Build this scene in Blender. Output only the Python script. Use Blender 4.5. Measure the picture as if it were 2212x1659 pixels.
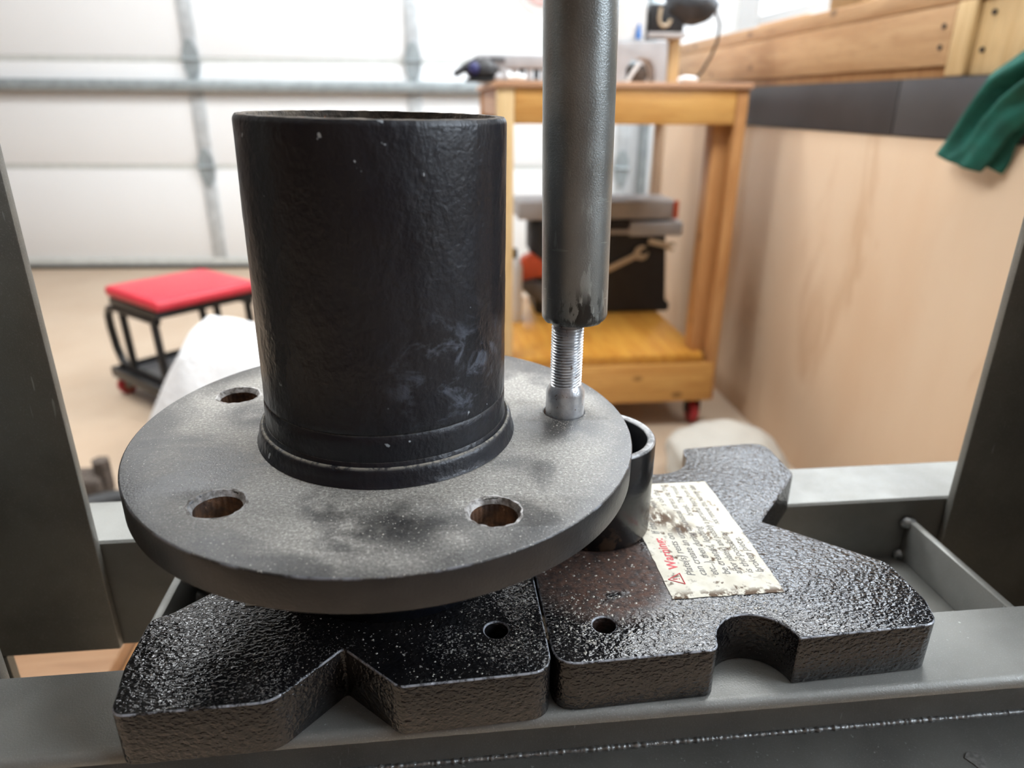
import bpy, bmesh, math, random
from mathutils import Matrix, Vector, noise

# ------------------------------------------------------------------ clear
for o in list(bpy.data.objects):
    bpy.data.objects.remove(o, do_unlink=True)
scene = bpy.context.scene
COL = scene.collection
rnd = random.Random(7)

# ------------------------------------------------------------------ camera
YAW, PITCH, ROLL = math.radians(6.3), math.radians(21.7), math.radians(0.4)
fwd = Vector((math.sin(YAW)*math.cos(PITCH), math.cos(YAW)*math.cos(PITCH), -math.sin(PITCH)))
rgt = Vector((math.cos(YAW), -math.sin(YAW), 0))
upv = rgt.cross(fwd)
r2 = rgt*math.cos(ROLL) + upv*math.sin(ROLL)
u2 = upv*math.cos(ROLL) - rgt*math.sin(ROLL)
cd = bpy.data.cameras.new('camera')
cam = bpy.data.objects.new('camera', cd)
COL.objects.link(cam)
M = Matrix((r2, u2, -fwd)).transposed().to_4x4()
M.translation = Vector((0, 0, .25))
cam.matrix_world = M
cd.sensor_width = 36.0
cd.lens = 1525.0/2212.0*36.0
cd.clip_start = .01
cd.clip_end = 60
cd.dof.use_dof = True
cd.dof.focus_distance = .325
cd.dof.aperture_fstop = 7.0
scene.camera = cam

# ------------------------------------------------------------------ world, exposure
w = bpy.data.worlds.new('world')
scene.world = w
w.use_nodes = True
w.node_tree.nodes['Background'].inputs[0].default_value = (.78, .88, 1.0, 1)
w.node_tree.nodes['Background'].inputs[1].default_value = 10.0       # bright sky outside the windows
vs = scene.view_settings
vs.view_transform = 'Standard'
vs.look = 'None'
vs.exposure = 0.46
vs.gamma = 1.0
vs.use_curve_mapping = False
cy = scene.cycles
cy.max_bounces = 5; cy.diffuse_bounces = 3; cy.glossy_bounces = 2; cy.use_light_tree = False; cy.transmission_bounces = 2; cy.transparent_max_bounces = 6
cy.caustics_reflective = False; cy.caustics_refractive = False
cy.use_adaptive_sampling = True; cy.adaptive_threshold = .04
LAMP = 15.0          # strength of the ceiling lamp panels
WINS = ((-1.0, .45, .60, 1.85), (1.9, 4.15, .66, 1.85))      # windows of the right wall: y0, y1, z0, z1
for wy0, wy1, wz0, wz1 in WINS:                               # sampling portals in the window openings
    ld = bpy.data.lights.new('window_portal', 'AREA'); ld.shape = 'RECTANGLE'
    ld.size = wz1-wz0; ld.size_y = wy1-wy0; ld.cycles.is_portal = True
    lo = bpy.data.objects.new('window_portal', ld); COL.objects.link(lo)
    lo.location = (1.84, (wy0+wy1)/2, (wz0+wz1)/2); lo.rotation_euler = (0, math.pi/2, 0)

# ------------------------------------------------------------------ material helpers
class NB:
    def __init__(s, name):
        s.m = bpy.data.materials.new(name); s.m.use_nodes = True
        s.t = s.m.node_tree; s.t.nodes.clear()
        s.out = s.n('ShaderNodeOutputMaterial')
        s.b = s.n('ShaderNodeBsdfPrincipled')
        s.l(s.b.outputs[0], s.out.inputs[0])
        s.co = s.n('ShaderNodeTexCoord').outputs['Object']
    def n(s, typ, **kw):
        x = s.t.nodes.new(typ)
        for k, v in kw.items(): setattr(x, k, v)
        return x
    def l(s, a, b): s.t.links.new(a, b)
    def put(s, sock, v):
        if isinstance(v, bpy.types.NodeSocket): s.l(v, sock)
        elif isinstance(v, (tuple, list)) and len(v) == 3 and sock.type == 'RGBA': sock.default_value = (*v, 1)
        else: sock.default_value = v
    def scaled(s, sx, sy, sz, co=None):
        m = s.n('ShaderNodeMapping'); s.l(co or s.co, m.inputs[0]); m.inputs['Scale'].default_value = (sx, sy, sz)
        return m.outputs[0]
    def noise(s, scale, detail=3, rough=.55, co=None, dist=0):
        x = s.n('ShaderNodeTexNoise'); s.l(co or s.co, x.inputs['Vector'])
        x.inputs['Scale'].default_value = scale; x.inputs['Detail'].default_value = detail
        x.inputs['Roughness'].default_value = rough; x.inputs['Distortion'].default_value = dist
        return x.outputs[0]
    def voro(s, scale, feature='F1', co=None, rnd=1.0):
        x = s.n('ShaderNodeTexVoronoi', feature=feature); s.l(co or s.co, x.inputs['Vector'])
        x.inputs['Scale'].default_value = scale; x.inputs['Randomness'].default_value = rnd
        return x.outputs['Distance']
    def ramp(s, v, a, b, lo=0., hi=1.):
        x = s.n('ShaderNodeMapRange', interpolation_type='SMOOTHSTEP'); s.l(v, x.inputs[0])
        x.inputs[1].default_value = a; x.inputs[2].default_value = b
        x.inputs[3].default_value = lo; x.inputs[4].default_value = hi
        return x.outputs[0]
    def math(s, op, a, b=0.):
        x = s.n('ShaderNodeMath', operation=op); s.put(x.inputs[0], a); s.put(x.inputs[1], b)
        return x.outputs[0]
    def mix(s, f, a, b):
        x = s.n('ShaderNodeMix', data_type='RGBA'); s.put(x.inputs[0], f); s.put(x.inputs[6], a); s.put(x.inputs[7], b)
        return x.outputs[2]
    def mixf(s, f, a, b):
        x = s.n('ShaderNodeMix', data_type='FLOAT'); s.put(x.inputs[0], f); s.put(x.inputs[2], a); s.put(x.inputs[3], b)
        return x.outputs[0]
    def spot(s, c, r0, r1):
        x = s.n('ShaderNodeVectorMath', operation='DISTANCE'); s.l(s.co, x.inputs[0]); x.inputs[1].default_value = c
        return s.ramp(x.outputs['Value'], r0, r1, 1., 0.)
    def xyz(s, i):
        x = s.n('ShaderNodeSeparateXYZ'); s.l(s.co, x.inputs[0]); return x.outputs[i]
    def bump(s, h, dist, strength=1.0, prev=None):
        x = s.n('ShaderNodeBump'); s.put(x.inputs['Height'], h)
        x.inputs['Distance'].default_value = dist; x.inputs['Strength'].default_value = strength
        if prev is not None: s.l(prev, x.inputs['Normal'])
        return x.outputs[0]
    def set(s, base=None, rough=None, metal=None, normal=None, spec=None, coat=None, emit=None, emit_s=None, trans=None, sheen=None):
        I = s.b.inputs
        if base is not None: s.put(I['Base Color'], base)
        if rough is not None: s.put(I['Roughness'], rough)
        if metal is not None: s.put(I['Metallic'], metal)
        if normal is not None: s.l(normal, I['Normal'])
        if spec is not None: s.put(I['Specular IOR Level'], spec)
        if coat is not None: s.put(I['Coat Weight'], coat)
        if emit is not None: s.put(I['Emission Color'], emit)
        if emit_s is not None: s.put(I['Emission Strength'], emit_s)
        return s.m

def plain(name, c, rough=.5, metal=0., var=.12, scale=20., bscale=None, bdist=.001, spec=.5):
    b = NB(name); n = b.noise(scale, 4)
    c2 = tuple(max(0, x*(1-2*var)) for x in c)
    col = b.mix(b.ramp(n, .35, .65), c, c2)
    nr = b.bump(b.noise(bscale, 3), bdist) if bscale else None
    return b.set(col, rough, metal, nr, spec)

def wood(name, c1, c2, axis=1, rough=.5, scale=9., knots=True):
    b = NB(name)
    st = [14., 14., 14.]; st[axis] = 1.0
    co = b.scaled(*st)
    g = b.noise(scale*.25, 5, .6, co, 1.2)
    col = b.mix(b.ramp(g, .35, .68), c1, c2)
    f = b.noise(scale*2.2, 3, .5, co)
    col = b.mix(b.ramp(f, .5, .75, 0, .35), col, tuple(x*.6 for x in c2))
    if knots:
        ks = [3., 3., 3.]; ks[axis] = 1.6
        k = b.voro(3.2, co=b.scaled(*ks))
        col = b.mix(b.ramp(k, .05, .12, .75, 0), col, tuple(x*.35 for x in c2))
    return b.set(col, rough, 0, b.bump(f, .0006), .4)

def mat_press(name='press_paint', light=(.27, .268, .248), dark=(.205, .203, .188), metal=.35, rough=.46):
    b = NB(name)
    n = b.noise(14, 4); col = b.mix(b.ramp(n, .35, .65), light, dark)
    sp = b.noise(1400, 2)
    col = b.mix(b.ramp(sp, .56, .72, 0, .35), col, (.42, .42, .40))
    scr = b.noise(30, 2, .5, b.scaled(14, 14, 1.2))
    m = b.math('MULTIPLY', b.ramp(scr, .70, .74, 0, 1), b.ramp(b.noise(9, 2), .5, .6))
    col = b.mix(m, col, (.5, .5, .48))
    rg = b.mixf(b.ramp(b.noise(40, 3), .3, .7), rough-.06, rough+.1)
    return b.set(col, rg, metal, b.bump(b.noise(1100, 2), .00012), .35)

def mat_plate(name, rust=None, dustspots=()):
    b = NB(name)
    col = b.mix(b.ramp(b.noise(60, 3), .3, .7), (.006, .006, .007), (.012, .011, .011))
    h = b.noise(600, 1.5, .5, b.scaled(.75, 1.15, 1), .4)
    big = b.noise(290, 1)
    hh = b.math('ADD', h, b.math('MULTIPLY', big, .7))
    top = b.ramp(b.xyz(2), .0262, .0268)
    nr = b.bump(b.math('MULTIPLY', hh, b.mixf(top, 1.1, 1.)), .00068, 1.0)
    rg = b.mixf(b.ramp(b.noise(35, 3), .35, .65), .11, .20)
    # grit dust caught in the casting
    f = None
    for c, r in dustspots:
        s_ = b.spot(c, r*.15, r)
        f = s_ if f is None else b.math('MAXIMUM', f, s_)
    speck = b.ramp(b.noise(900, 2, .6), .565, .64)
    sparse = b.ramp(b.noise(500, 2, .6), .68, .74)
    if f is not None:
        patch = b.ramp(b.noise(45, 4, .6), .38, .62)
        m = b.math('MULTIPLY', b.math('MULTIPLY', f, patch), speck)
        m = b.math('MAXIMUM', m, b.math('MULTIPLY', sparse, .8))
    else:
        m = b.math('MULTIPLY', sparse, .7)
    m = b.math('MULTIPLY', m, top)
    col = b.mix(m, col, (.42, .40, .37))
    rg = b.mixf(m, rg, .9)
    if rust:
        rm = b.math('MULTIPLY', b.spot(rust[0], rust[1]*.6, rust[1]), b.ramp(b.noise(60, 5, .65), .28, .44))
        rc = b.mix(b.ramp(b.noise(260, 3), .35, .65), (.085, .037, .021), (.030, .015, .010))
        col = b.mix(b.math('MULTIPLY', rm, .93), col, rc); rg = b.mixf(rm, rg, .85)
    # paint worn along the sharp rim
    z = b.xyz(2)
    edge = b.math('MULTIPLY', b.ramp(z, .0259, .0264), b.ramp(z, .02685, .02697, 1., 0.))
    edge = b.math('MULTIPLY', edge, b.ramp(b.noise(150, 4, .65), .38, .56))
    col = b.mix(b.math('MULTIPLY', edge, .8), col, (.42, .44, .48))
    return b.set(col, rg, 0, nr, .6)

def mat_flange():
    b = NB('dusty_black_paint')
    z = b.xyz(2)
    top = b.ramp(z, -.0010, -.0002)
    x = b.n('ShaderNodeVectorMath', operation='LENGTH'); b.l(b.scaled(1, 1, 0), x.inputs[0]); r = x.outputs['Value']
    paint = b.mix(b.ramp(b.noise(50, 3), .3, .7), (.012, .012, .0135), (.022, .021, .021))
    cl = b.noise(17, 4, .6, dist=.6)
    edge_wipe = b.ramp(b.math('ADD', r, b.math('MULTIPLY', b.noise(22, 3), .05)), .122, .146, 1., .22)
    dust = b.math('MULTIPLY', b.ramp(cl, .34, .50, .28, 1.), edge_wipe)
    fine = b.ramp(b.noise(800, 3, .7), .3, .58, .45, 1.)
    dust = b.math('MULTIPLY', dust, fine)
    # smeared clean patches
    for c, rr in (((-.068, .018, 0), .022), ((.012, -.088, 0), .024), ((-.08, -.05, 0), .02), ((.088, -.005, 0), .03)):
        dust = b.math('MULTIPLY', dust, b.math('SUBTRACT', 1., b.math('MULTIPLY', b.spot(c, rr*.3, rr*1.1), b.ramp(b.noise(40, 2), .3, .55, .3, .85))))
    dust = b.math('MULTIPLY', dust, top)
    dc = b.mix(b.ramp(b.noise(700, 2, .7), .45, .75), (.33, .31, .275), (.62, .59, .53))
    col = b.mix(b.math('MULTIPLY', dust, .86), paint, dc)
    sparkle = b.math('MULTIPLY', b.ramp(b.noise(1100, 1, .5), .68, .73), top)
    col = b.mix(b.math('MULTIPLY', sparkle, .8), col, (.65, .62, .55))
    ed = b.math('MULTIPLY', b.ramp(z, -.0011, -.0008), b.ramp(z, -.00016, -.00004, 1., 0.))
    ed = b.math('MULTIPLY', ed, b.ramp(b.noise(70, 4, .65), .48, .62))
    col = b.mix(b.math('MULTIPLY', ed, .4), col, (.35, .37, .42))
    rg = b.mixf(dust, .33, .62)
    nr = b.bump(b.noise(1000, 2, .6), .00025, b.n and .6)
    nr = b.bump(b.noise(120, 3), .0005, .5, nr)
    return b.set(col, rg, 0, nr, .5)

def mat_tube():
    b = NB('gloss_black_paint')
    col = b.mix(b.ramp(b.noise(40, 4), .3, .7), (.006, .0075, .013), (.010, .011, .015))
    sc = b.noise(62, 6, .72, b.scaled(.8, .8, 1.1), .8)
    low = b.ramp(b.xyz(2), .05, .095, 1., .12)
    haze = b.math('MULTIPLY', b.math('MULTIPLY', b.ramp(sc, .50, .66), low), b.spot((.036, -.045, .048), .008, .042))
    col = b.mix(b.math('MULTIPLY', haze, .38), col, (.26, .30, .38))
    ch = b.ramp(b.noise(170, 2, .5), .745, .775)
    col = b.mix(b.math('MULTIPLY', ch, .6), col, (.6, .66, .7))
    g = b.n('ShaderNodeNewGeometry'); sx = b.n('ShaderNodeSeparateXYZ'); b.l(g.outputs['Normal'], sx.inputs[0])
    ledge = b.math('MULTIPLY', b.ramp(sx.outputs[2], .55, .9), b.ramp(b.noise(330, 4, .7), .36, .56))
    col = b.mix(b.math('MULTIPLY', ledge, .8), col, (.34, .31, .25))
    rg = b.mixf(b.ramp(b.noise(24, 4, .6), .3, .7), .29, .44)
    rg = b.mixf(ledge, rg, .8)
    nr = b.bump(b.noise(420, 3, .6), .0006, .55)
    nr = b.bump(b.noise(90, 3, .6, b.scaled(1, 1, .6)), .0017, .6, nr)
    return b.set(col, rg, 0, nr, .55)

def mat_rusty(name, c1=(.05, .028, .018), c2=(.14, .07, .035), c3=(.55, .5, .48)):
    b = NB(name)
    col = b.mix(b.ramp(b.noise(160, 4, .6), .35, .65), c1, c2)
    col = b.mix(b.ramp(b.noise(320, 4, .7), .62, .7), col, c3)
    return b.set(col, .75, .2, b.bump(b.noise(500, 3), .0006))

def mat_ram():
    b = NB('ram_steel')
    col = b.mix(b.ramp(b.noise(25, 4), .3, .7), (.32, .34, .335), (.235, .25, .245))
    col = b.mix(b.ramp(b.noise(1100, 2, .6), .55, .72, 0, .5), col, (.36, .38, .38))
    low = b.ramp(b.xyz(2), .02, .11, 1., .0)
    sc = b.ramp(b.noise(60, 3, .55, b.scaled(3.2, 3.2, .55)), .585, .63)
    m = b.math('MULTIPLY', sc, low)
    sh = b.ramp(b.noise(70, 2, .5, b.scaled(.8, .8, 6.)), .68, .72)
    m = b.math('MAXIMUM', m, b.math('MULTIPLY', b.math('MULTIPLY', sh, low), .7))
    col = b.mix(b.math('MULTIPLY', m, .75), col, (.48, .53, .53))
    blk = b.math('MULTIPLY', b.spot((.001, -.016, .007), .004, .016), b.ramp(b.noise(150, 4, .6, b.scaled(1.4, 1.4, .6)), .44, .52))
    lowrim = b.math('MULTIPLY', b.ramp(b.xyz(2), .0015, .006, 1., 0.), b.ramp(b.noise(130, 3), .35, .55, .3, 1.))
    blk = b.math('MAXIMUM', blk, lowrim)
    col = b.mix(b.math('MULTIPLY', blk, .9), col, (.018, .015, .014))
    rg = b.mixf(b.ramp(b.noise(60, 3), .3, .7), .28, .40)
    return b.set(col, rg, .7, b.bump(b.noise(1300, 2), .00012), .5)

def mat_stud():
    b = NB('zinc_steel')
    col = b.mix(b.ramp(b.noise(180, 3), .3, .7), (.74, .75, .76), (.52, .54, .57))
    ru = b.math('MULTIPLY', b.ramp(b.noise(420, 3, .6), .62, .68), .8)
    col = b.mix(ru, col, (.16, .075, .03))
    return b.set(col, b.mixf(ru, .30, .7), .65, b.bump(b.noise(500, 3), .0002))

def mat_pipe():
    b = NB('dark_steel_pipe')
    col = b.mix(b.ramp(b.noise(30, 4), .3, .7), (.008, .0085, .0095), (.014, .014, .0145))
    rim = b.ramp(b.xyz(2), .0539, .0546)
    col = b.mix(b.math('MULTIPLY', rim, b.ramp(b.noise(190, 4, .6), .35, .6, .4, 1.)), col, (.42, .42, .42))
    fr = b.math('MULTIPLY', b.ramp(b.xyz(2), .0, .022, 1., 0.), b.ramp(b.noise(110, 3), .5, .65))
    col = b.mix(b.math('MULTIPLY', fr, .6), col, (.12, .075, .045))
    return b.set(col, b.mixf(b.ramp(b.noise(35, 3), .3, .7), .20, .28), 0, b.bump(b.noise(300, 2), .0001), .5)

def mat_label():
    b = NB('soiled_paper')
    col = b.mix(b.ramp(b.noise(90, 3), .3, .7), (.70, .67, .58), (.60, .56, .46))
    d = b.math('MULTIPLY', b.ramp(b.noise(150, 6, .72), .55, .62), b.ramp(b.noise(38, 3), .36, .58, .15, 1.))
    for c, r in (((-.012, .016, 0), .016), ((-.004, .004, 0), .012), ((-.02, .03, 0), .016)):
        d = b.math('MAXIMUM', d, b.math('MULTIPLY', b.spot(c, r*.15, r), b.ramp(b.noise(200, 5, .65, b.scaled(1.3, .6, 1)), .42, .51)))
    front = b.math('MULTIPLY', b.ramp(b.xyz(1), -.054, -.047, 1., 0.), b.ramp(b.noise(160, 5, .65), .46, .55))
    d = b.math('MAXIMUM', d, front)
    col = b.mix(b.math('MULTIPLY', d, .92), col, (.075, .036, .016))
    return b.set(col, .85, 0, b.bump(b.noise(120, 3), .0001), .12)

def mat_floor():
    b = NB('tan_concrete')
    col = b.mix(b.ramp(b.noise(1.1, 5, .6), .3, .7), (.53, .415, .305), (.44, .32, .22))
    col = b.mix(b.ramp(b.noise(5, 5, .65), .52, .75, 0, .5), col, (.38, .28, .20))
    return b.set(col, .5, 0, b.bump(b.noise(60, 4), .0012), .45)

MT = {}
MT['press'] = mat_press()
MT['press_dark'] = mat_press('press_paint_post', (.255, .248, .222), (.19, .185, .166), .35, .42)
MT['weld'] = plain('weld_metal', (.46, .48, .48), .32, .7, .2, 300, 500, .0006)
MT['chip'] = plain('bare_chip', (.30, .29, .27), .6, .3, .2, 300)
MT['flange'] = mat_flange()
MT['tube'] = mat_tube()
MT['hole'] = mat_rusty('rusty_bore', c3=(.26, .16, .10))
MT['lip'] = mat_rusty('scraped_lip', (.13, .115, .10), (.52, .50, .48), (.26, .12, .06))
MT['rimrust'] = mat_rusty('rusty_rim', (.07, .06, .05), (.16, .13, .10), (.26, .12, .07))
MT['ram'] = mat_ram()
MT['stud'] = mat_stud()
MT['pipe'] = mat_pipe()
MT['label'] = mat_label()
MT['red_ink'] = plain('red_ink', (.62, .06, .07), .6, 0, .05)
MT['black_ink'] = plain('black_ink', (.13, .12, .11), .6, 0, .1)
MT['floor'] = mat_floor()
MT['white'] = plain('white_vinyl', (.82, .82, .81), .45, 0, .004, 3)
MT['wallpaint'] = plain('wall_paint', (.78, .78, .77), .7, 0, .02, 2)
MT['ceil'] = plain('ceiling_paint', (.78, .78, .77), .8, 0, .02, 2)
MT['brownwall'] = wood('brown_boards', (.15, .085, .05), (.09, .05, .032), 2, .6)
MT['galv'] = plain('galvanised', (.60, .63, .64), .45, .3, .08, 20)
MT['galv_dark'] = plain('galvanised_dark', (.34, .38, .39), .45, .3, .1, 20)
MT['joint'] = plain('joint_trim', (.62, .63, .59), .55, 0, .05, 20)
MT['rubber'] = plain('black_rubber', (.02, .02, .02), .6, 0, .1)
MT['red_vinyl'] = plain('red_vinyl', (.62, .035, .055), .38, 0, .06, 15, 200, .0004)
MT['black_steel'] = plain('black_steel', (.014, .014, .014), .35, .1, .1)
MT['tray'] = plain('grey_tray', (.13, .13, .135), .4, .1, .1)
MT['red_wheel'] = plain('red_wheel', (.45, .03, .04), .4, 0, .1)
MT['cloth_white'] = plain('white_cloth', (.80, .80, .80), .85, 0, .04, 12, 60, .004)
MT['cloth_grey'] = plain('pale_sack', (.46, .435, .385), .75, 0, .05, 10, 30, .003)
MT['cardboard'] = plain('cardboard', (.42, .27, .13), .8, 0, .08, 20)
MT['green'] = plain('green_cloth', (.006, .115, .085), .85, 0, .15, 30, 400, .0008)
MT['pine'] = wood('orange_pine', (.66, .37, .115), (.50, .235, .06), 0, .42)
MT['pine_leg'] = wood('pine_leg', (.55, .29, .115), (.42, .19, .065), 2, .45)
MT['pine_pale'] = wood('pale_pine', (.60, .38, .20), (.47, .27, .13), 1, .55)
MT['pine_post'] = wood('pale_pine_post', (.72, .52, .27), (.62, .42, .20), 2, .55)
def mat_ply():
    b = NB('birch_plywood')
    col = b.mix(b.ramp(b.noise(2.2, 4, .55, b.scaled(1, 1, .5), .5), .3, .7), (.75, .575, .41), (.69, .49, .325))
    col = b.mix(b.ramp(b.noise(4.5, 5, .6, b.scaled(1, 1, .35), 1.0), .56, .72, 0, .55), col, (.52, .32, .18))
    return b.set(col, .55, 0, None, .35)
MT['ply'] = mat_ply()
MT['shelf'] = wood('varnished_shelf', (.62, .31, .055), (.48, .20, .03), 1, .28)
MT['topply'] = wood('cart_top', (.56, .33, .20), (.46, .25, .14), 0, .5)
MT['darkband'] = plain('charcoal_paint', (.055, .05, .052), .5, 0, .1, 6)
MT['grey_plastic'] = plain('grey_plastic', (.42, .40, .39), .5, 0, .06)
MT['pale_metal'] = plain('pale_grey_metal', (.43, .43, .44), .45, .1, .05)
MT['white_plastic'] = plain('white_plastic', (.74, .74, .73), .45, 0, .04)
MT['black_plastic'] = plain('black_plastic', (.016, .016, .017), .5, 0, .15)
MT['slate_plastic'] = plain('slate_plastic', (.03, .033, .037), .6, 0, .15)
MT['orange_plastic'] = plain('orange_plastic', (.62, .09, .03), .45, 0, .1)
MT['blue_plastic'] = plain('blue_plastic', (.03, .20, .62), .45, 0, .1)
MT['navy'] = plain('navy_plastic', (.02, .022, .11), .5, 0, .1)
MT['bone'] = plain('tan_steel', (.58, .47, .33), .45, .2, .08)
MT['clear_disc'] = plain('pale_disc', (.70, .68, .66), .4, 0, .04)
MT['pink'] = plain('pink_disc', (.72, .50, .48), .5, 0, .05)
MT['rusttool'] = mat_rusty('rusty_tool', (.06, .045, .035), (.13, .10, .08), (.3, .28, .26))
MT['grit'] = plain('metal_grit', (.55, .52, .46), .5, .2, .25, 900)
MT['crate'] = wood('scrap_wood', (.27, .15, .075), (.20, .10, .045), 0, .6)
MT['screw'] = plain('screw_head', (.05, .045, .04), .4, .5, .1)
def mat_lamp():
    b = NB('lamp_diffuser'); return b.set((.9, .9, .9), .5, emit=(.93, .97, 1.0), emit_s=LAMP)
MT['lamp'] = mat_lamp()

# ------------------------------------------------------------------ mesh helpers
WORLD = {}          # world offset of every Empty / part, for building in world coordinates
def thing(name, label, cat, loc=(0, 0, 0), group=None, kind=None):
    o = bpy.data.objects.new(name, None); COL.objects.link(o)
    o.empty_display_size = .02; o.location = loc
    WORLD[o.name] = Vector(loc)
    o['label'] = label
    if cat: o['category'] = cat
    if group: o['group'] = group
    if kind: o['kind'] = kind
    return o

def finish(name, bm, mat, parent=None, base=None, xf=None, smooth=True, angle=40, label=None, kind=None):
    """bm holds world coordinates; link it as one mesh object"""
    me = bpy.data.meshes.new(name)
    if xf is not None: bm.transform(xf)
    bmesh.ops.recalc_face_normals(bm, faces=bm.faces)
    bm.to_mesh(me); bm.free()
    off = Vector((0, 0, 0))
    o = bpy.data.objects.new(name, me); COL.objects.link(o)
    if parent is not None:
        off = WORLD[parent.name]; o.parent = parent
        WORLD[o.name] = off
    elif base is not None:
        off = Vector(base); o.location = off; WORLD[o.name] = off
    else:
        WORLD[o.name] = off
    me.transform(Matrix.Translation(-off))
    me.materials.append(MT[mat] if isinstance(mat, str) else mat)
    if smooth:
        for p in me.polygons: p.use_smooth = True
        me.set_sharp_from_angle(angle=math.radians(angle))
    if label: o['label'] = label
    if kind: o['kind'] = kind
    return o

def tag(o, label, cat=None, group=None, kind=None):
    o['label'] = label
    if cat: o['category'] = cat
    if group: o['group'] = group
    if kind: o['kind'] = kind
    return o

def bm_box(x0, x1, y0, y1, z0, z1, bev=0., seg=2, bm=None):
    b = bmesh.new()
    vs_ = [b.verts.new(p) for p in ((x0,y0,z0),(x1,y0,z0),(x1,y1,z0),(x0,y1,z0),(x0,y0,z1),(x1,y0,z1),(x1,y1,z1),(x0,y1,z1))]
    for f in ((3,2,1,0),(4,5,6,7),(0,1,5,4),(1,2,6,5),(2,3,7,6),(3,0,4,7)): b.faces.new([vs_[i] for i in f])
    if bev: bmesh.ops.bevel(b, geom=b.edges[:], offset=bev, segments=seg, affect='EDGES', profile=.5)
    return join(bm, b)

def join(bm, b):
    if bm is None: return b
    me = bpy.data.meshes.new('tmp'); b.to_mesh(me); b.free(); bm.from_mesh(me); bpy.data.meshes.remove(me)
    return bm

def bm_lathe(prof, seg=64, c=(0, 0), close=False, bm=None):
    b = bm or bmesh.new(); rings = []
    for r, z in prof:
        if r < 1e-6: rings.append([b.verts.new((c[0], c[1], z))])
        else: rings.append([b.verts.new((c[0]+r*math.cos(2*math.pi*i/seg), c[1]+r*math.sin(2*math.pi*i/seg), z)) for i in range(seg)])
    prs = list(zip(rings, rings[1:]))
    if close: prs.append((rings[-1], rings[0]))
    for a, d in prs:
        for i in range(seg):
            j = (i+1) % seg
            if len(a) == 1: b.faces.new((a[0], d[i], d[j]))
            elif len(d) == 1: b.faces.new((a[i], a[j], d[0]))
            else: b.faces.new((a[i], a[j], d[j], d[i]))
    return b

def bm_sweep(pts, rad, seg=10, bm=None, caps=True):
    b = bm or bmesh.new(); pts = [Vector(p) for p in pts]; rings = []
    n = len(pts); ref = None
    for i, p in enumerate(pts):
        t = (pts[min(i+1, n-1)] - pts[max(i-1, 0)]).normalized()
        if ref is None: ref = Vector((0, 0, 1)) if abs(t.z) < .9 else Vector((1, 0, 0))
        a = (ref - t*ref.dot(t)).normalized(); ref = a; d = t.cross(a)
        r = rad[i] if isinstance(rad, (list, tuple)) else rad
        rings.append([b.verts.new(p + (a*math.cos(2*math.pi*k/seg) + d*math.sin(2*math.pi*k/seg))*r) for k in range(seg)])
    for A, B in zip(rings, rings[1:]):
        for k in range(seg): b.faces.new((A[k], A[(k+1) % seg], B[(k+1) % seg], B[k]))
    if caps:
        b.faces.new(rings[0]); b.faces.new(rings[-1][::-1])
    return b

def bm_extrude_x(prof, x0, x1, nseg=1):
    """prof: closed polygon of (y, z)"""
    b = bmesh.new(); rows = []
    for i in range(nseg+1):
        x = x0 + (x1-x0)*i/nseg
        rows.append([b.verts.new((x, y, z)) for y, z in prof])
    n = len(prof)
    for A, B in zip(rows, rows[1:]):
        for k in range(n): b.faces.new((A[k], A[(k+1) % n], B[(k+1) % n], B[k]))
    b.faces.new(rows[0][::-1]); b.faces.new(rows[-1])
    return b

def bm_plate(outlines, z0, z1, bev, flip=False):
    """flat plate from closed outlines (first outer, the rest holes) with bevelled rims"""
    cu = bpy.data.curves.new('tmpc', 'CURVE'); cu.dimensions = '2D'; cu.fill_mode = 'BOTH'
    for pts in outlines:
        sp = cu.splines.new('POLY'); sp.points.add(len(pts)-1); sp.use_cyclic_u = True
        for q, p in zip(sp.points, pts): q.co = (p[0], p[1], 0, 1)
    cu.extrude = (z1-z0)/2 - bev; cu.bevel_depth = bev; cu.bevel_resolution = 2; cu.offset = -bev
    ob = bpy.data.objects.new('tmpc', cu); COL.objects.link(ob)
    dg = bpy.context.evaluated_depsgraph_get(); dg.update()
    me = bpy.data.meshes.new_from_object(ob.evaluated_get(dg))
    b = bmesh.new(); b.from_mesh(me)
    bpy.data.meshes.remove(me); bpy.data.objects.remove(ob); bpy.data.curves.remove(cu)
    bmesh.ops.remove_doubles(b, verts=b.verts, dist=1e-6)
    bmesh.ops.translate(b, verts=b.verts, vec=(0, 0, (z0+z1)/2))
    return b

def circle(cx, cy, r, n=48, a0=0., a1=2*math.pi, end=False):
    k = n-1 if end else n
    return [(cx+r*math.cos(a0+(a1-a0)*i/k), cy+r*math.sin(a0+(a1-a0)*i/k)) for i in range(n)]

def rounded(pts, r, n=5):
    """round polygon corners; pts may carry its own radius as third item"""
    out = []; m = len(pts)
    for i, p in enumerate(pts):
        rr = p[2] if len(p) > 2 else r
        P = Vector(p[:2]); A = Vector(pts[i-1][:2]); B = Vector(pts[(i+1) % m][:2])
        a = (A-P); b_ = (B-P); la, lb = a.length, b_.length
        if rr <= 0: out.append(tuple(P)); continue
        a.normalize(); b_.normalize()
        ang = a.angle(b_, math.pi)
        t = min(rr/max(math.tan(ang/2), 1e-4), la*.48, lb*.48)
        p0 = P+a*t; p1 = P+b_*t
        for k in range(n+1):
            s = k/n
            out.append(tuple(p0*(1-s)**2 + P*2*s*(1-s) + p1*s*s))
    return out

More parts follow.
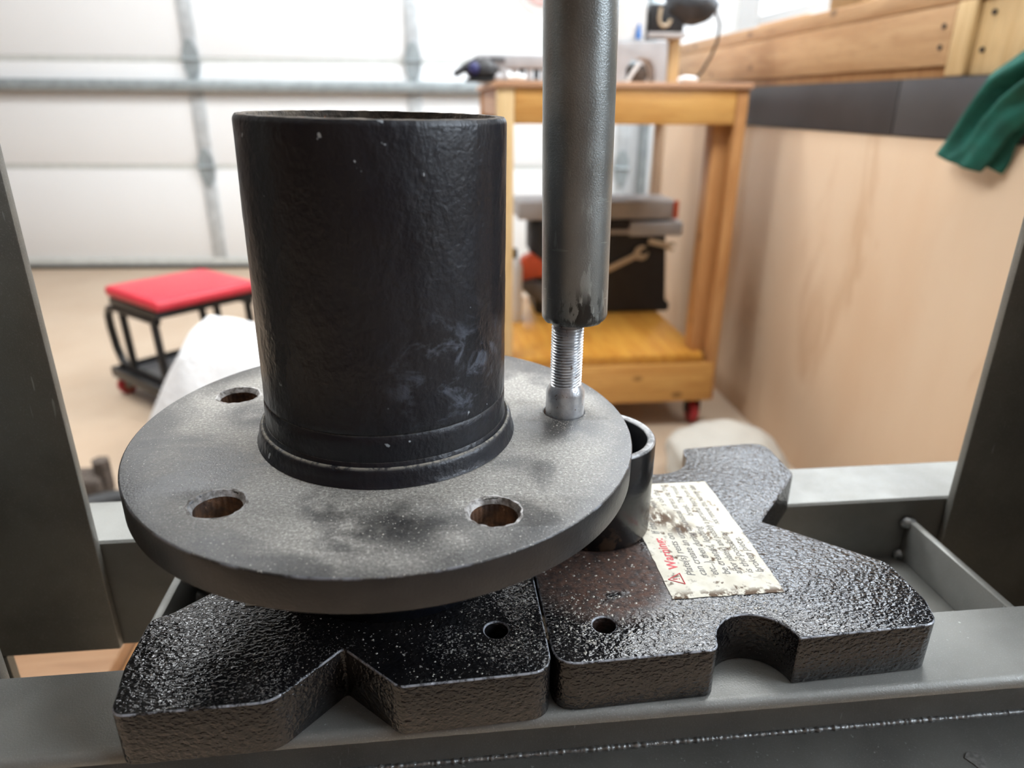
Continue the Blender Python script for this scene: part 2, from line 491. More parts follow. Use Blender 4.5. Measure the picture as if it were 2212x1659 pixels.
def bm_blob(c, size, seed, amp=.15, freq=2.5, sub=4, power=1.0):
    b = bmesh.new(); bmesh.ops.create_icosphere(b, subdivisions=sub, radius=1)
    for v in b.verts:
        n = v.co.normalized()
        k = 1 + amp*noise.noise(n*freq + Vector((seed*3.1, seed, 0))) + amp*.5*noise.noise(n*freq*2.3 + Vector((0, seed*2, 1)))
        v.co = Vector((n.x*size[0], n.y*size[1], n.z*size[2]))*k + Vector(c)
    return b

def box(name, x0, x1, y0, y1, z0, z1, mat, parent=None, bev=.002, **kw):
    return finish(name, bm_box(x0, x1, y0, y1, z0, z1, bev), mat, parent, **kw)

# ================================================================== SETTING
FZ, CZ = -.70, 2.05
DA = -math.atan(.058)                     # the garage door wall stands a little askew
def doorxf(px=-1.2, py=4.45):
    return Matrix.Translation((px, py, 0)) @ Matrix.Rotation(DA, 4, 'Z') @ Matrix.Translation((-px, -py, 0))
DX = doorxf()
tag(box('floor', -3.6, 2.4, -2.0, 4.9, FZ-.05, FZ, 'floor', bev=0), 'tan concrete workshop floor', kind='structure')
tag(box('ceiling', -3.7, 2.5, -2.1, 5.0, CZ, CZ+.05, 'ceil', bev=0), 'white workshop ceiling', kind='structure')
tag(box('wall_left', -3.65, -3.6, -2.0, 4.9, FZ, CZ, 'brownwall', bev=0), 'brown board wall on the left of the workshop', kind='structure')
bm = bmesh.new(); yy = -2.0
for wy0, wy1, wz0, wz1 in WINS:
    bm_box(1.78, 1.83, yy, wy0, FZ, CZ, bm=bm); bm_box(1.78, 1.83, wy0, wy1, FZ, wz0, bm=bm); bm_box(1.78, 1.83, wy0, wy1, wz1, CZ, bm=bm); yy = wy1
bm_box(1.78, 1.83, yy, 4.9, FZ, CZ, bm=bm)
tag(finish('wall_right', bm, 'wallpaint'), 'white wall behind the wooden workbench', kind='structure')
def mat_glass():
    b = NB('window_glass'); t_ = b.n('ShaderNodeBsdfTransparent'); g_ = b.n('ShaderNodeBsdfGlossy'); m_ = b.n('ShaderNodeMixShader')
    g_.inputs['Roughness'].default_value = .02; m_.inputs[0].default_value = .06
    b.l(t_.outputs[0], m_.inputs[1]); b.l(g_.outputs[0], m_.inputs[2]); b.l(m_.outputs[0], b.out.inputs[0])
    return b.m
MT['glass'] = mat_glass()
for k, (wy0, wy1, wz0, wz1) in enumerate(WINS):
    wn = thing('window_%d' % (k+1), ('white framed window in the right wall beside the viewer', 'white framed window above the far end of the workbench')[k], None, (1.80, (wy0+wy1)/2, wz0), kind='structure')
    np_ = 2 if k == 0 else 3
    for a in range(np_+1):
        y = wy0+(wy1-wy0)*a/np_; y = min(max(y, wy0+.02), wy1-.02)
        box('mullion', 1.785, 1.825, y-.02, y+.02, wz0, wz1, 'white_plastic', wn, .002)
    for z in (wz0+.02, wz1-.02): box('window_frame', 1.786, 1.824, wy0, wy1, z-.02, z+.02, 'white_plastic', wn, .002)
    for a in range(np_):
        y0 = wy0+(wy1-wy0)*a/np_; y1 = wy0+(wy1-wy0)*(a+1)/np_
        box('pane', 1.803, 1.807, y0+.02, y1-.02, wz0+.04, wz1-.04, 'glass', wn, 0)
tag(box('wall_near', -3.6, 1.78, -2.05, -2.0, FZ, CZ, 'brownwall', bev=0), 'brown board wall behind the viewer', kind='structure')
tag(finish('wall_far', bm_box(-3.8, 2.2, 4.56, 4.62, FZ, CZ), 'wallpaint', xf=DX), 'white wall around the garage door', kind='structure')

# garage door: sections, stiles, hinges, strut, bottom seal
gd = thing('door_1', 'white sectional garage door with grey stiles across the back of the workshop', None, (-1.0, 4.44, FZ), kind='structure')
DJ = [-.655, -.108, .462, 1.03, 1.60]
for a, d in zip(DJ, DJ[1:]):
    finish('panel', bm_box(-3.5, 1.18, 4.46, 4.50, a+.013, d-.013, .006), 'white', gd, xf=DX)
for z in DJ[1:-1]:
    finish('section_joint', bm_box(-3.5, 1.18, 4.4625, 4.498, z-.012, z+.012, .003), 'joint', gd, xf=DX)
for x in (-2.54, -1.305, -.085, 1.13):
    for a, d in zip(DJ, DJ[1:]):
        st = finish('stile', bm_box(x-.04, x+.04, 4.449, 4.46, a+.006, d-.006, .003), 'galv', gd, xf=DX)
    for z in DJ[1:-1]:
        pts = [(x-.042, z-.045), (x-.012, z-.11), (x+.012, z-.11), (x+.042, z-.045), (x+.042, z+.045), (x+.014, z+.10), (x-.014, z+.10), (x-.042, z+.045)]
        b = bmesh.new()
        f = b.faces.new([b.verts.new((p[0], 4.449, p[1])) for p in pts])
        e = bmesh.ops.extrude_face_region(b, geom=[f])
        bmesh.ops.translate(b, verts=[v for v in e['geom'] if isinstance(v, bmesh.types.BMVert)], vec=(0, -.012, 0))
        h = finish('hinge', b, 'galv_dark', gd, xf=DX)
        finish('hinge_pin', bm_sweep([(x-.05, 4.432, z), (x+.05, 4.432, z)], .009, 8), 'galv_dark', h, xf=DX)
for z in (.33,):
    prof = [(4.449, z-.03), (4.40, z-.022), (4.392, z-.030), (4.386, z-.022), (4.386, z+.020), (4.392, z+.028), (4.40, z+.022), (4.449, z+.03)]
    finish('strut', bm_extrude_x(prof, -3.5, 1.18), 'galv_dark', gd, xf=DX)
finish('bottom_rail', bm_box(-3.5, 1.18, 4.445, 4.50, -.682, -.642, .004), 'joint', gd, xf=DX)
finish('bottom_seal', bm_box(-3.5, 1.18, 4.43, 4.51, FZ, -.682, .004), 'rubber', gd, xf=DX)
tr = finish('trim_1', bm_box(1.225, 1.275, 4.40, 4.47, FZ, 1.9, .004), 'galv_dark', base=None, xf=DX)
tag(tr, 'grey steel door track beside the garage door', kind='structure')

# ceiling lamps (out of view, they light the place)
LP = [(-1.62, 2.55), (1.14, 2.55), (-1.3, 1.0), (1.14, 1.0)]
for i, (x, y) in enumerate(LP):
    wh = ('in the far row on the left', 'in the far row above the workbench', 'in the near row on the left', 'in the near row above the workbench')[i]
    t = thing('ceiling_light', 'flat white ceiling lamp panel '+wh, 'lamp', (x, y, CZ-.05), group='ceiling lamps')
    box('housing', x-.62, x+.62, y-.32, y+.32, CZ-.03, CZ, 'white_plastic', t)
    box('diffuser', x-.60, x+.60, y-.30, y+.30, CZ-.045, CZ-.031, 'lamp', t, 0)

# ================================================================== WORKBENCH
BX = .985
wb = thing('workbench', 'long pale wooden workbench with plywood front and charcoal band', 'workbench', (1.35, 2.0, FZ))
box('bench_top', BX+.002, 1.77, .55, 3.25, .430, .468, 'pine_pale', wb, .003)
bm_ = box('front_beam', BX, BX+.04, 1.388, 3.2, .322, .428, 'pine_pale', wb, .003)
for zz in (.355, .392):
    finish('screw', bm_lathe([(0, -.003), (.005, -.003), (.005, .001), (0, .001)], 10), 'screw', bm_, xf=Matrix.Translation((BX, 1.412, zz)) @ Matrix.Rotation(math.pi/2, 4, 'Y'))
box('back_rail', BX+.012, BX+.05, 1.40, 3.2, .300, .321, 'pine_leg', wb, .001)
po = box('post', BX-.001, BX+.09, 1.335, 1.386, .303, .43, 'pine_post', wb, .003)
box('end_board', BX+.012, BX+.05, .6, 1.334, .303, .43, 'pine_post', wb, .003)
for yy, zz in ((1.30, .405), (1.31, .345)):
    finish('screw', bm_lathe([(0, -.003), (.005, -.003), (.005, .001), (0, .001)], 10), 'screw', po, xf=Matrix.Translation((BX+.011, yy, zz)) @ Matrix.Rotation(math.pi/2, 4, 'Y'))
box('band_board', BX-.004, BX+.03, 1.512, 3.2, .190, .301, 'darkband', wb, .002)
box('band_board', BX-.004, BX+.03, .6, 1.509, .190, .301, 'darkband', wb, .002)
box('plywood_panel', BX, BX+.018, 1.6+.62, 3.2, FZ+.002, .189, 'ply', wb, .001)
box('plywood_panel', BX, BX+.018, .6, 2.2185, FZ+.002, .189, 'ply', wb, .001)
for y in (.65, 1.9, 3.1):
    box('frame_leg', BX+.03, BX+.115, y-.04, y+.04, FZ, .30, 'pine_leg', wb, .002)
    box('frame_leg', 1.66, 1.745, y-.04, y+.04, FZ, .43, 'pine_leg', wb, .002)
# things lying on the bench
t = thing('tool_case', 'dark brown tool case lying on the workbench top edge', 'case', (1.09, 1.9, .468))
box('case_body', 1.02, 1.20, 1.78, 1.96, .5075, .56, 'rusttool', t, .006)
box('case_base', 1.03, 1.19, 1.79, 1.95, .468, .5075, 'cardboard', t, .004)
t = box('scrap_board', 1.02, 1.12, 2.05, 2.35, .468, .480, 'pine_pale', None, .002, base=(1.07, 2.2, .468))
tag(t, 'thin offcut board lying flat on the workbench top', 'board')

# green cloth hung over the bench edge
A = [(1.308, .166), (1.283, .203), (1.255, .25), (1.222, .303), (1.165, .335), (1.10, .365), (.98, .42), (.88, .47)]
B = [(1.188, .143), (1.172, .165), (1.150, .205), (1.125, .225), (1.085, .25), (1.03, .275), (.92, .31), (.80, .36)]
def lerp(L, s):
    f = s*(len(L)-1); i = min(int(f), len(L)-2); f -= i
    return Vector(L[i])*(1-f)+Vector(L[i+1])*f
b = bmesh.new(); NU, NV = 40, 28; rows = []
for layer in (0, 1):
    R = []
    for i in range(NU+1):
        row = []
        for j in range(NV+1):
            s, v = i/NU, j/NV
            p = lerp(A, s)*(1-v)+lerp(B, s)*v
            fold = .016*math.sin(v*9.5+s*2.5)+.010*math.sin(v*17-s*4)+.012*noise.noise(Vector((s*5, v*4, 2)))
            env = math.sin(math.pi*min(max(v, .0), 1.))
            x = .948 - .012*env - fold*(.2+.8*env)*min(1, .25+s*1.6) + .02*s
            row.append(b.verts.new((x+layer*.006, p[0], p[1])))
        R.append(row)
    rows.append(R)
for L in rows:
    for i in range(NU):
        for j in range(NV): b.faces.new((L[i][j], L[i+1][j], L[i+1][j+1], L[i][j+1]))
T0, T1 = rows
for i in range(NU):
    b.faces.new((T0[i][0], T0[i+1][0], T1[i+1][0], T1[i][0])); b.faces.new((T0[i][NV], T1[i][NV], T1[i+1][NV], T0[i+1][NV]))
for j in range(NV):
    b.faces.new((T0[0][j], T1[0][j], T1[0][j+1], T0[0][j+1])); b.faces.new((T0[NU][j], T0[NU][j+1], T1[NU][j+1], T1[NU][j]))
gc = thing('green_cloth', 'dark green cloth hanging over the charcoal band of the workbench', 'cloth', (.95, 1.2, .15))
finish('cloth_body', b, 'green', gc, angle=180)
b = bmesh.new(); rows = []
for i in range(15):
    row = []
    for j in range(15):
        s, v = i/14, j/14
        y = (1.27-.13*s)*(1-v)+(1.185-.02*s)*v; z = (.185+.06*s)*(1-v)+(.142+.062*s)*v
        row.append(b.verts.new((.966+.008*math.sin(v*7+s*3), y-.02, z)))
    rows.append(row)
for i in range(14):
    for j in range(14): b.faces.new((rows[i][j], rows[i+1][j], rows[i+1][j+1], rows[i][j+1]))
e = bmesh.ops.extrude_face_region(b, geom=b.faces[:])
bmesh.ops.translate(b, verts=[v for v in e['geom'] if isinstance(v, bmesh.types.BMVert)], vec=(.005, 0, 0))
finish('folded_corner', b, 'green', gc, angle=180)

# ================================================================== CART
ct = thing('wooden_cart', 'orange pine rolling cart with two shelves beside the workbench', 'cart', (.5, 2.3, FZ))
Y0, Y1 = 1.95, 2.72
box('top_board', .165, .852, Y0-.008, Y1, .288, .303, 'topply', ct, .002)
box('apron', .217, .812, Y0, Y0+.035, .199, .287, 'pine', ct, .002)
box('apron', .185, .84, Y1-.04, Y1-.005, .199, .287, 'pine', ct, .002)
box('side_apron', .182, .205, Y0+.07, Y1-.08, .215, .287, 'topply', ct, .002)
box('side_apron', .815, .838, Y0+.07, Y1-.08, .199, .287, 'pine_leg', ct, .002)
box('leg', .174, .216, Y0, Y0+.07, -.605, .287, 'pine_post', ct, .003, label='pale front left leg')
lg = finish('leg', bm_box(.772, .846, Y0+.036, Y0+.10, -.605, .198, .003, bm=bm_box(.814, .846, Y0, Y0+.10, -.605, .287, .003)), 'pine_leg', ct)
box('leg', .174, .216, Y1-.08, Y1-.042, -.605, .287, 'pine_leg', ct, .003)
box('leg', .81, .846, Y1-.08, Y1-.042, -.605, .287, 'ply', ct, .003)
box('shelf_board', .217, .80, Y0+.004, Y1-.05, -.480, -.454, 'shelf', ct, .003)
box('shelf_apron', .217, .835, Y0-.004, Y0+.033, -.606, -.482, 'pine', ct, .003)
box('shelf_apron', .217, .80, Y1-.08, Y1-.045, -.606, -.482, 'pine', ct, .003)
for x, y in ((.235, 2.02), (.80, 2.0), (.235, 2.64), (.80, 2.64)):
    c = box('caster', x-.028, x+.028, y-.028, y+.028, -.616, -.606, 'black_steel', ct, .001)
    for s in (-1, 1): box('fork', x+s*.02-.002, x+s*.02+.002, y-.014, y+.014, -.665, -.612, 'black_steel', c, .0005)
    finish('wheel', bm_lathe([(0, -.012), (.034, -.012), (.038, -.007), (.038, .007), (.034, .012), (0, .012)], 28), 'red_wheel', c,
           xf=Matrix.Translation((x, y, -.662)) @ Matrix.Rotation(math.pi/2, 4, 'Y'))

# portable saw on the lower shelf
SY = 2.42
sw = thing('table_saw', 'black and grey portable saw with red tabs on the cart shelf', 'saw', (.57, 2.52, -.454))
box('saw_table', .285, .842, SY, SY+.20, -.121, -.060, 'grey_plastic', sw, .006)
box('table_extension', .672, .862, SY-.012, SY+.2, -.178, -.130, 'pale_metal', sw, .006)
b = bm_plate([rounded([(.35, -.454), (.842, -.454), (.842, -.425), (.826, -.41), (.812, -.215), (.80, -.130), (.35, -.130)], .012)], 0, .20, .004)
finish('saw_body', b, 'black_plastic', sw, xf=Matrix.Translation((0, SY+.205, 0)) @ Matrix.Rotation(math.pi/2, 4, 'X'))
box('front_bar', .40, .68, SY-.006, SY+.02, -.152, -.124, 'black_plastic', sw, .004)
box('front_rail', .40, .676, SY-.014, SY+.01, -.170, -.154, 'grey_plastic', sw, .003)
for s, bb in (((.824, .842, -.120, -.058), .004),):
    box('red_tab', s[0], s[1], SY-.008, SY, s[2], s[3], 'orange_plastic', sw, .003, label='red end tab')
pts = rounded([(.283, -.335), (.30, -.25), (.335, -.235), (.385, -.27), (.385, -.315), (.33, -.325)], .012)
finish('red_handle', bm_plate([pts], 0, .05, .006), 'orange_plastic', sw, xf=Matrix.Translation((0, SY+.05, 0)) @ Matrix.Rotation(math.pi/2, 4, 'X'), label='red orange handle')
box('motor_block', .33, .40, SY+.02, SY+.15, -.24, -.13, 'slate_plastic', sw, .01)
pts = rounded([(.28, -.345), (.33, -.33), (.40, -.345), (.42, -.40), (.40, -.43), (.33, -.39)], .01)
finish('side_foot', bm_plate([pts], 0, .06, .006), 'tray', sw, xf=Matrix.Translation((0, SY+.06, 0)) @ Matrix.Rotation(math.pi/2, 4, 'X'))
def wrench(L, hr):
    o = [(-L/2, -.010), (L/2-hr*.9, -.010)]
    o += [(L/2+hr*math.cos(a), hr*math.sin(a)) for a in [math.radians(q) for q in (-150, -120, -90, -60, -35, -22)]]
    o += [(L/2+hr*.25, -hr*.40), (L/2-hr*.15, -hr*.2), (L/2-hr*.15, hr*.2), (L/2+hr*.25, hr*.40)]
    o += [(L/2+hr*math.cos(a), hr*math.sin(a)) for a in [math.radians(q) for q in (22, 35, 60, 90, 120, 150)]]
    o += [(L/2-hr*.9, .010), (-L/2, .010)]
    return o
def put_wrench(cx, cz, ang, L, hr, nm, lab):
    o = finish(nm, bm_plate([wrench(L, hr)], 0, .008, .0015), 'bone', base=(cx, SY-.006, cz),
               xf=Matrix.Translation((cx, SY-.004, cz)) @ Matrix.Rotation(-ang, 4, 'Y') @ Matrix.Rotation(math.pi/2, 4, 'X'))
    tag(o, lab, 'wrench', 'wrenches on the saw')
put_wrench(.655, -.268, math.radians(26), .145, .026, 'open_end_wrench', 'tan open-end wrench clipped across the black saw body')
put_wrench(.785, -.205, math.radians(-14), .085, .018, 'open_end_wrench', 'smaller tan wrench clipped under the right end of the saw table')
t = thing('plastic_bottle', 'white plastic bottle standing left of the saw on the cart shelf', 'bottle', (.262, 2.36, -.454))
finish('bottle_body', bm_lathe([(0, -.454), (.030, -.454), (.032, -.449), (.032, -.27), (.026, -.25), (.012, -.238), (.012, -.22), (0, -.22)], 28, (.262, 2.36)), 'white_plastic', t)
finish('bottle_cap', bm_lathe([(.014, -.235), (.014, -.205), (0, -.204)], 20, (.262, 2.36)), 'black_plastic', t)

# things on the cart top
TZ = .303
t = thing('tool_tray', 'long pale grey tool tray with sockets on the cart top', 'tray', (.27, 2.25, TZ))
b = bm_box(.135, .50, 2.19, 2.34, .342, .378, .004)
finish('tray_body', b, 'pale_metal', t)
box('tray_feet', .145, .49, 2.2, 2.33, TZ, .315, 'grey_plastic', t, .002)
box('display', .172, .215, 2.186, 2.1895, .357, .370, 'tray', t, .001)
box('clip', .200, .222, 2.19, 2.3, .315, .342, 'pale_metal', t, .002)
for k in range(12):
    x = .245+.021*k
    finish('socket', bm_lathe([(0, .315), (.0085, .315), (.0085, .3415), (0, .3415)], 14, (x, 2.205)), 'black_steel' if k % 2 else 'pale_metal', t)
t = thing('heat_gun', 'black and navy power tool lying at the left end of the cart top', 'power tool', (.12, 2.1, TZ))
finish('barrel', bm_sweep([(.068, 2.12, .321), (.10, 2.12, .340), (.135, 2.12, .352)], [.008, .011, .016], 14), 'slate_plastic', t)
finish('housing', bm_blob((.145, 2.12, .333), (.045, .03, .029), 3, .12), 'black_plastic', t, angle=180)
finish('navy_grip', bm_blob((.122, 2.10, .336), (.016, .02, .017), 5, .1), 'navy', t, angle=180)
box('base_foot', .10, .19, 2.09, 2.15, TZ, .312, 'black_plastic', t, .003)
for nm, x, y, r, lab in (('chrome_ball', .187, 2.075, .011, 'small round steel part beside the black power tool on the cart'),):
    o = finish(nm, bm_blob((x, y, TZ+r*.97), (r, r, r), 2, .03), 'pale_metal', base=(x, y, TZ), angle=180); tag(o, lab, 'hardware')
o = finish('crumpled_paper', bm_blob((.235, 2.06, TZ+.0105), (.026, .02, .0105), 9, .12), 'white_plastic', base=(.235, 2.06, TZ), angle=180)
tag(o, 'white crumpled scrap on the left front of the cart top', 'paper')
# bench machine with arched pale base
MYY = 2.2
bmac = thing('bench_machine', 'pale grey bench machine with arched base standing on the cart top', 'machine', (.62, 2.25, TZ))
out = rounded([(.525, TZ), (.572, TZ), (.572, .345, 0), (.585, .366, 0), (.61, .374, 0), (.638, .370, 0), (.654, .350, 0), (.660, TZ), (.694, TZ), (.690, .419), (.525, .417)], .003)
finish('arched_base', bm_plate([out], 0, .09, .003), 'pale_metal', bmac, xf=Matrix.Translation((0, MYY+.09, 0)) @ Matrix.Rotation(math.pi/2, 4, 'X'))
finish('column', bm_plate([rounded([(.53, .417), (.625, .417), (.628, .47), (.622, .56), (.53, .56)], .01)], 0, .07, .004), 'white_plastic', bmac, xf=Matrix.Translation((0, MYY+.085, 0)) @ Matrix.Rotation(math.pi/2, 4, 'X'))
box('front_cover', .633, .734, MYY, MYY+.08, .443, .515, 'black_plastic', bmac, .004)
box('cover_shelf', .630, .741, MYY-.006, MYY+.085, .428, .442, 'grey_plastic', bmac, .002)
mk = [(.660, .504), (.657, .476), (.661, .463), (.672, .457), (.684, .461), (.691, .474)]
finish('white_hook', bm_sweep([(x, MYY-.004, z) for x, z in mk], .0052, 8), 'bone', bmac, label='pale hook-shaped mark on the black cover')
finish('motor_head', bm_blob((.755, MYY+.02, .515), (.078, .06, .052), 4, .10, 1.8), 'slate_plastic', bmac, angle=180)
finish('support_post', bm_box(.71, .745, MYY+.05, MYY+.09, TZ, .49, .003), 'pine_post', bmac)
finish('blue_tag', bm_plate([rounded([(.594, .424), (.610, .424), (.606, .462), (.600, .464)], .002)], 0, .006, .001), 'blue_plastic', bmac, xf=Matrix.Translation((0, MYY+.008, 0)) @ Matrix.Rotation(math.pi/2, 4, 'X'))
finish('work_knob', bm_blob((.61, MYY+.03, .332), (.034, .03, .029), 6, .2), 'rusttool', bmac, angle=180)
finish('inner_lever', bm_sweep([(.575, MYY-.004, .31), (.590, MYY-.004, .335), (.607, MYY-.004, .358)], .006, 8), 'white_plastic', bmac)
finish('arm', bm_box(.33, .56, MYY+.03, MYY+.06, .52, .56, .006), 'white_plastic', bmac)
ring = bm_lathe([(.083, -.006), (.092, -.006), (.092, .006), (.083, .006)], 48, close=True)
XF = Matrix.Translation((.325, MYY+.03, .568)) @ Matrix.Rotation(math.pi/2, 4, 'X')
finish('disc_rim', ring, 'clear_disc', bmac, xf=XF)
finish('disc_face', bm_lathe([(0, -.003), (.083, -.003), (.083, .003), (0, .003)], 48), 'white_plastic', bmac, xf=XF)
finish('disc_centre', bm_lathe([(0, .0031), (.062, .0031), (.062, .006), (0, .006)], 40), 'pink', bmac, xf=XF)
finish('power_cord', bm_sweep([(.83, MYY+.02, .50), (.858, MYY+.05, .47), (.868, MYY+.08, .43), (.868, MYY+.12, .39), (.85, MYY+.14, .345), (.82, MYY+.15, .311), (.77, MYY+.16, .3075)], .0042, 8), 'black_plastic', bmac)
o = finish('paper_wad', bm_blob((.70, 2.03, TZ+.0098), (.028, .022, .0098), 11, .1), 'white_plastic', base=(.70, 2.03, TZ), angle=180)
tag(o, 'white lumpy scrap at the foot of the bench machine', 'paper')
o = box('paper_sheet', .60, .675, 2.0, 2.06, TZ, .3045, 'white_plastic', None, 0, base=(.64, 2.03, TZ))
tag(o, 'small white paper sheet lying on the cart top', 'paper')

# ================================================================== CREEPER STOOL
cs = thing('creeper_seat', 'red padded mechanic stool with black tube frame on casters', 'stool', (-.85, 2.43, FZ))
ang = math.atan2(.29, .23) - .09
CXF = Matrix.Translation((-.85, 2.43, 0)) @ Matrix.Rotation(ang, 4, 'Z')
def cbox(nm, x0, x1, y0, y1, z0, z1, m, par, bev, **k): return finish(nm, bm_box(x0, x1, y0, y1, z0, z1, bev, 3), m, par, xf=CXF, **k)
st = cbox('seat_cushion', -.18, .18, -.17, .17, -.356, -.318, 'red_vinyl', cs, .016)
cbox('seat_board', -.175, .175, -.155, .155, -.378, -.3565, 'black_steel', cs, .002)
for s in (-1, 1):
    x = s*.165
    arc = [(x, -.13, -.392), (x, .06, -.392), (x, .14, -.392), (x, .185, -.402), (x, .205, -.43), (x, .205, -.47), (x, .19, -.54), (x, .165, -.585), (x, .13, -.60), (x, -.17, -.60)]
    if s < 0:
        arc = [(x-.0, y*1, z) for x, y, z in arc]
    finish('frame_tube', bm_sweep(arc, .0135, 12), 'black_steel', cs, xf=CXF)
    finish('leg', bm_sweep([(x, .10, -.392), (x, .085, -.60)], .0125, 12), 'black_steel', cs, xf=CXF)
    finish('leg', bm_sweep([(x, -.11, -.392), (x, -.125, -.60)], .0125, 12), 'black_steel', cs, xf=CXF)
cbox('tray_floor', -.20, .20, -.165, .165, -.622, -.615, 'tray', cs, .002)
for s in (-1, 1):
    cbox('tray_rim', -.205, .205, s*.17-.006, s*.17+.006, -.632, -.598, 'black_steel', cs, .002)
    cbox('tray_rim', s*.20-.006, s*.20+.006, -.163, .163, -.632, -.598, 'black_steel', cs, .002)
for sx in (-1, 1):
    for sy in (-1, 1):
        c = finish('caster', bm_lathe([(0, -.636), (.02, -.636), (.02, -.628), (0, -.628)], 16, (sx*.17, sy*.155)), 'galv_dark', cs, xf=CXF)
        for q in (-1, 1): finish('fork', bm_box(sx*.17-.01, sx*.17+.01, sy*.155+q*.019-.0015, sy*.155+q*.019+.0015, -.672, -.634), 'galv_dark', c, xf=CXF)
        finish('wheel', bm_lathe([(.016, -.013), (.029, -.013), (.033, -.008), (.033, .008), (.029, .013), (.016, .013)], 28, close=True), 'red_wheel', c,
               xf=CXF @ Matrix.Translation((sx*.17, sy*.155, -.667)) @ Matrix.Rotation(math.pi/2, 4, 'X'))
        finish('wheel_hub', bm_lathe([(0, -.013), (.016, -.013), (.016, .013), (0, .013)], 20), 'bone', c,
               xf=CXF @ Matrix.Translation((sx*.17, sy*.155, -.667)) @ Matrix.Rotation(math.pi/2, 4, 'X'))

# cardboard box with white cloth over it
cb = thing('cardboard_box', 'brown cardboard box under the white cloth behind the press', 'box', (-.45, 1.95, FZ))
box('box_body', -.62, -.27, 1.78, 2.14, FZ, -.43, 'cardboard', cb, .003)
box('box_flap', -.26, -.12, 1.80, 2.12, -.447, -.441, 'cardboard', cb, .001)
b = bmesh.new(); N = 46; top = []
def cloth_pt(s, v, lay):
    # s: left to right, v: front to back
    x = -.80+.50*s; y = 1.70+.42*v
    peak = math.exp(-(((x+.63)/.13)**2 + ((y-1.93)/.22)**2))
    z = -.395 + .085*peak - .04*max(0, (x+.45)/.2)
    if s < .32: z -= (.32-s)**1.5*1.25
    if v < .22: z -= (.22-v)**1.1*1.1
    z += .018*noise.noise(Vector((x*9, y*9, 1))) + .008*noise.noise(Vector((x*22, y*22, 5)))
    x += .02*noise.noise(Vector((y*8, s*3, 7)))
    if -.63 < x and y > 1.77: z = max(z, -.416)
    return Vector((x, y, max(z, FZ+.012)-lay*.006))
lay = []
for L in (0, 1):
    lay.append([[b.verts.new(cloth_pt(i/N, j/N, L)) for j in range(N+1)] for i in range(N+1)])
for R in lay:
    for i in range(N):
        for j in range(N): b.faces.new((R[i][j], R[i+1][j], R[i+1][j+1], R[i][j+1]))
for i in range(N):
    for j in (0, N): b.faces.new((lay[0][i][j], lay[1][i][j], lay[1][i+1][j], lay[0][i+1][j]))
    for k in (0, N): b.faces.new((lay[0][k][i], lay[0][k][i+1], lay[1][k][i+1], lay[1][k][i]))
o = finish('white_cloth', b, 'cloth_white', base=(-.55, 1.92, -.43), angle=180)
tag(o, 'crumpled white cloth draped over the cardboard box', 'cloth')
o = box('paint_can', -.50, -.42, 2.42, 2.5, FZ, -.45, 'galv', None, .01, base=(-.46, 2.46, FZ))
tag(o, 'pale grey upright metal box behind the white cloth', 'box')

# sack on the floor by the bench
o = finish('plastic_sack', bm_blob((.735, 1.56, -.615), (.15, .17, .095), 8, .10, 1.5, 5), 'cloth_grey', base=(.735, 1.56, FZ), angle=180)
for v in o.data.vertices:
    if v.co.z < .0: v.co.z = 0
    v.co.z *= 1.0
tag(o, 'pale grey stuffed sack on the floor against the plywood', 'sack')

# left rear floor clutter
rt = thing('rusty_clamp', 'rusty brown pipe clamp lying behind the left post', 'tool', (-.88, 1.68, FZ))
finish('clamp_jaw', bm_box(-.93, -.84, 1.62, 1.70, FZ, -.615, .015, 3), 'rusttool', rt)
finish('clamp_bolt', bm_sweep([(-.845, 1.66, -.66), (-.845, 1.66, -.58)], .022, 6), 'rusttool', rt)
finish('clamp_bar', bm_sweep([(-1.15, 1.60, -.655), (-.90, 1.66, -.65)], .028, 12), 'rusttool', rt)
hb = thing('black_hose', 'coiled black hose on the floor behind the left post', 'hose', (-.72, 1.45, FZ))
pts = [(-.74+.16*math.cos(a)*(1+.05*math.sin(3*a)), 1.42+.16*math.sin(a), FZ+.026+.022*(a/6.28)) for a in [k*.2 for k in range(60)]]
finish('hose_coil', bm_sweep(pts, .024, 12), 'rubber', hb)
o = finish('blue_film', bm_blob((-.70, 1.14, -.645), (.11, .07, .055), 5, .2, 2.5, 4), plain('blue_grey_film', (.22, .26, .33), .3, 0, .2, 12), base=(-.70, 1.14, FZ), angle=180)
tag(o, 'crumpled blue grey plastic film on the floor behind the press bed', 'plastic film')
wd = thing('wood_block_stack', 'scrap wood boards on the floor seen under the left end of the press bed', 'wood', (-.62, 1.0, FZ))
box('board', -.86, -.545, .80, 1.06, FZ, -.605, 'crate', wd, .004)
box('board', -.541, -.47, .80, 1.06, FZ, -.63, 'pine_leg', wd, .004)

# ================================================================== SHOP PRESS
sp = thing('shop_press', 'grey painted steel shop press with two bed channels, side posts and ram', 'press', (.07, .33, FZ))
XL, XR = -.2085, .3445
def channel_prof(yw0, yw1, yl, sgn):
    """C section: web between yw0/yw1, flanges reaching yl; returns polygon (y, z)"""
    t = .008; H = .078; r = .0045
    if sgn < 0:   # opens towards viewer: lip at yl < yw
        top = [(yl+r*(1-math.cos(a)), -r+r*math.sin(a)) for a in [math.radians(q) for q in range(0, 91, 15)]]
        return ([(yl, -.005)] + top + [(yw1-.001, 0), (yw1, -.001), (yw1, -H), (yl, -H), (yl, -H+.007), (yw0, -H+.007), (yw0, -t), (yl+.003, -t)])
    top = [(yl-r*(1-math.cos(a)), -r+r*math.sin(a)) for a in [math.radians(q) for q in range(90, -1, -15)]]
    return ([(yw0, -H), (yw0, -.0015), (yw0+.0015, 0)] + top + [(yl, -t), (yw1, -t), (yw1, -H+.007), (yl, -H+.007), (yl, -H)])
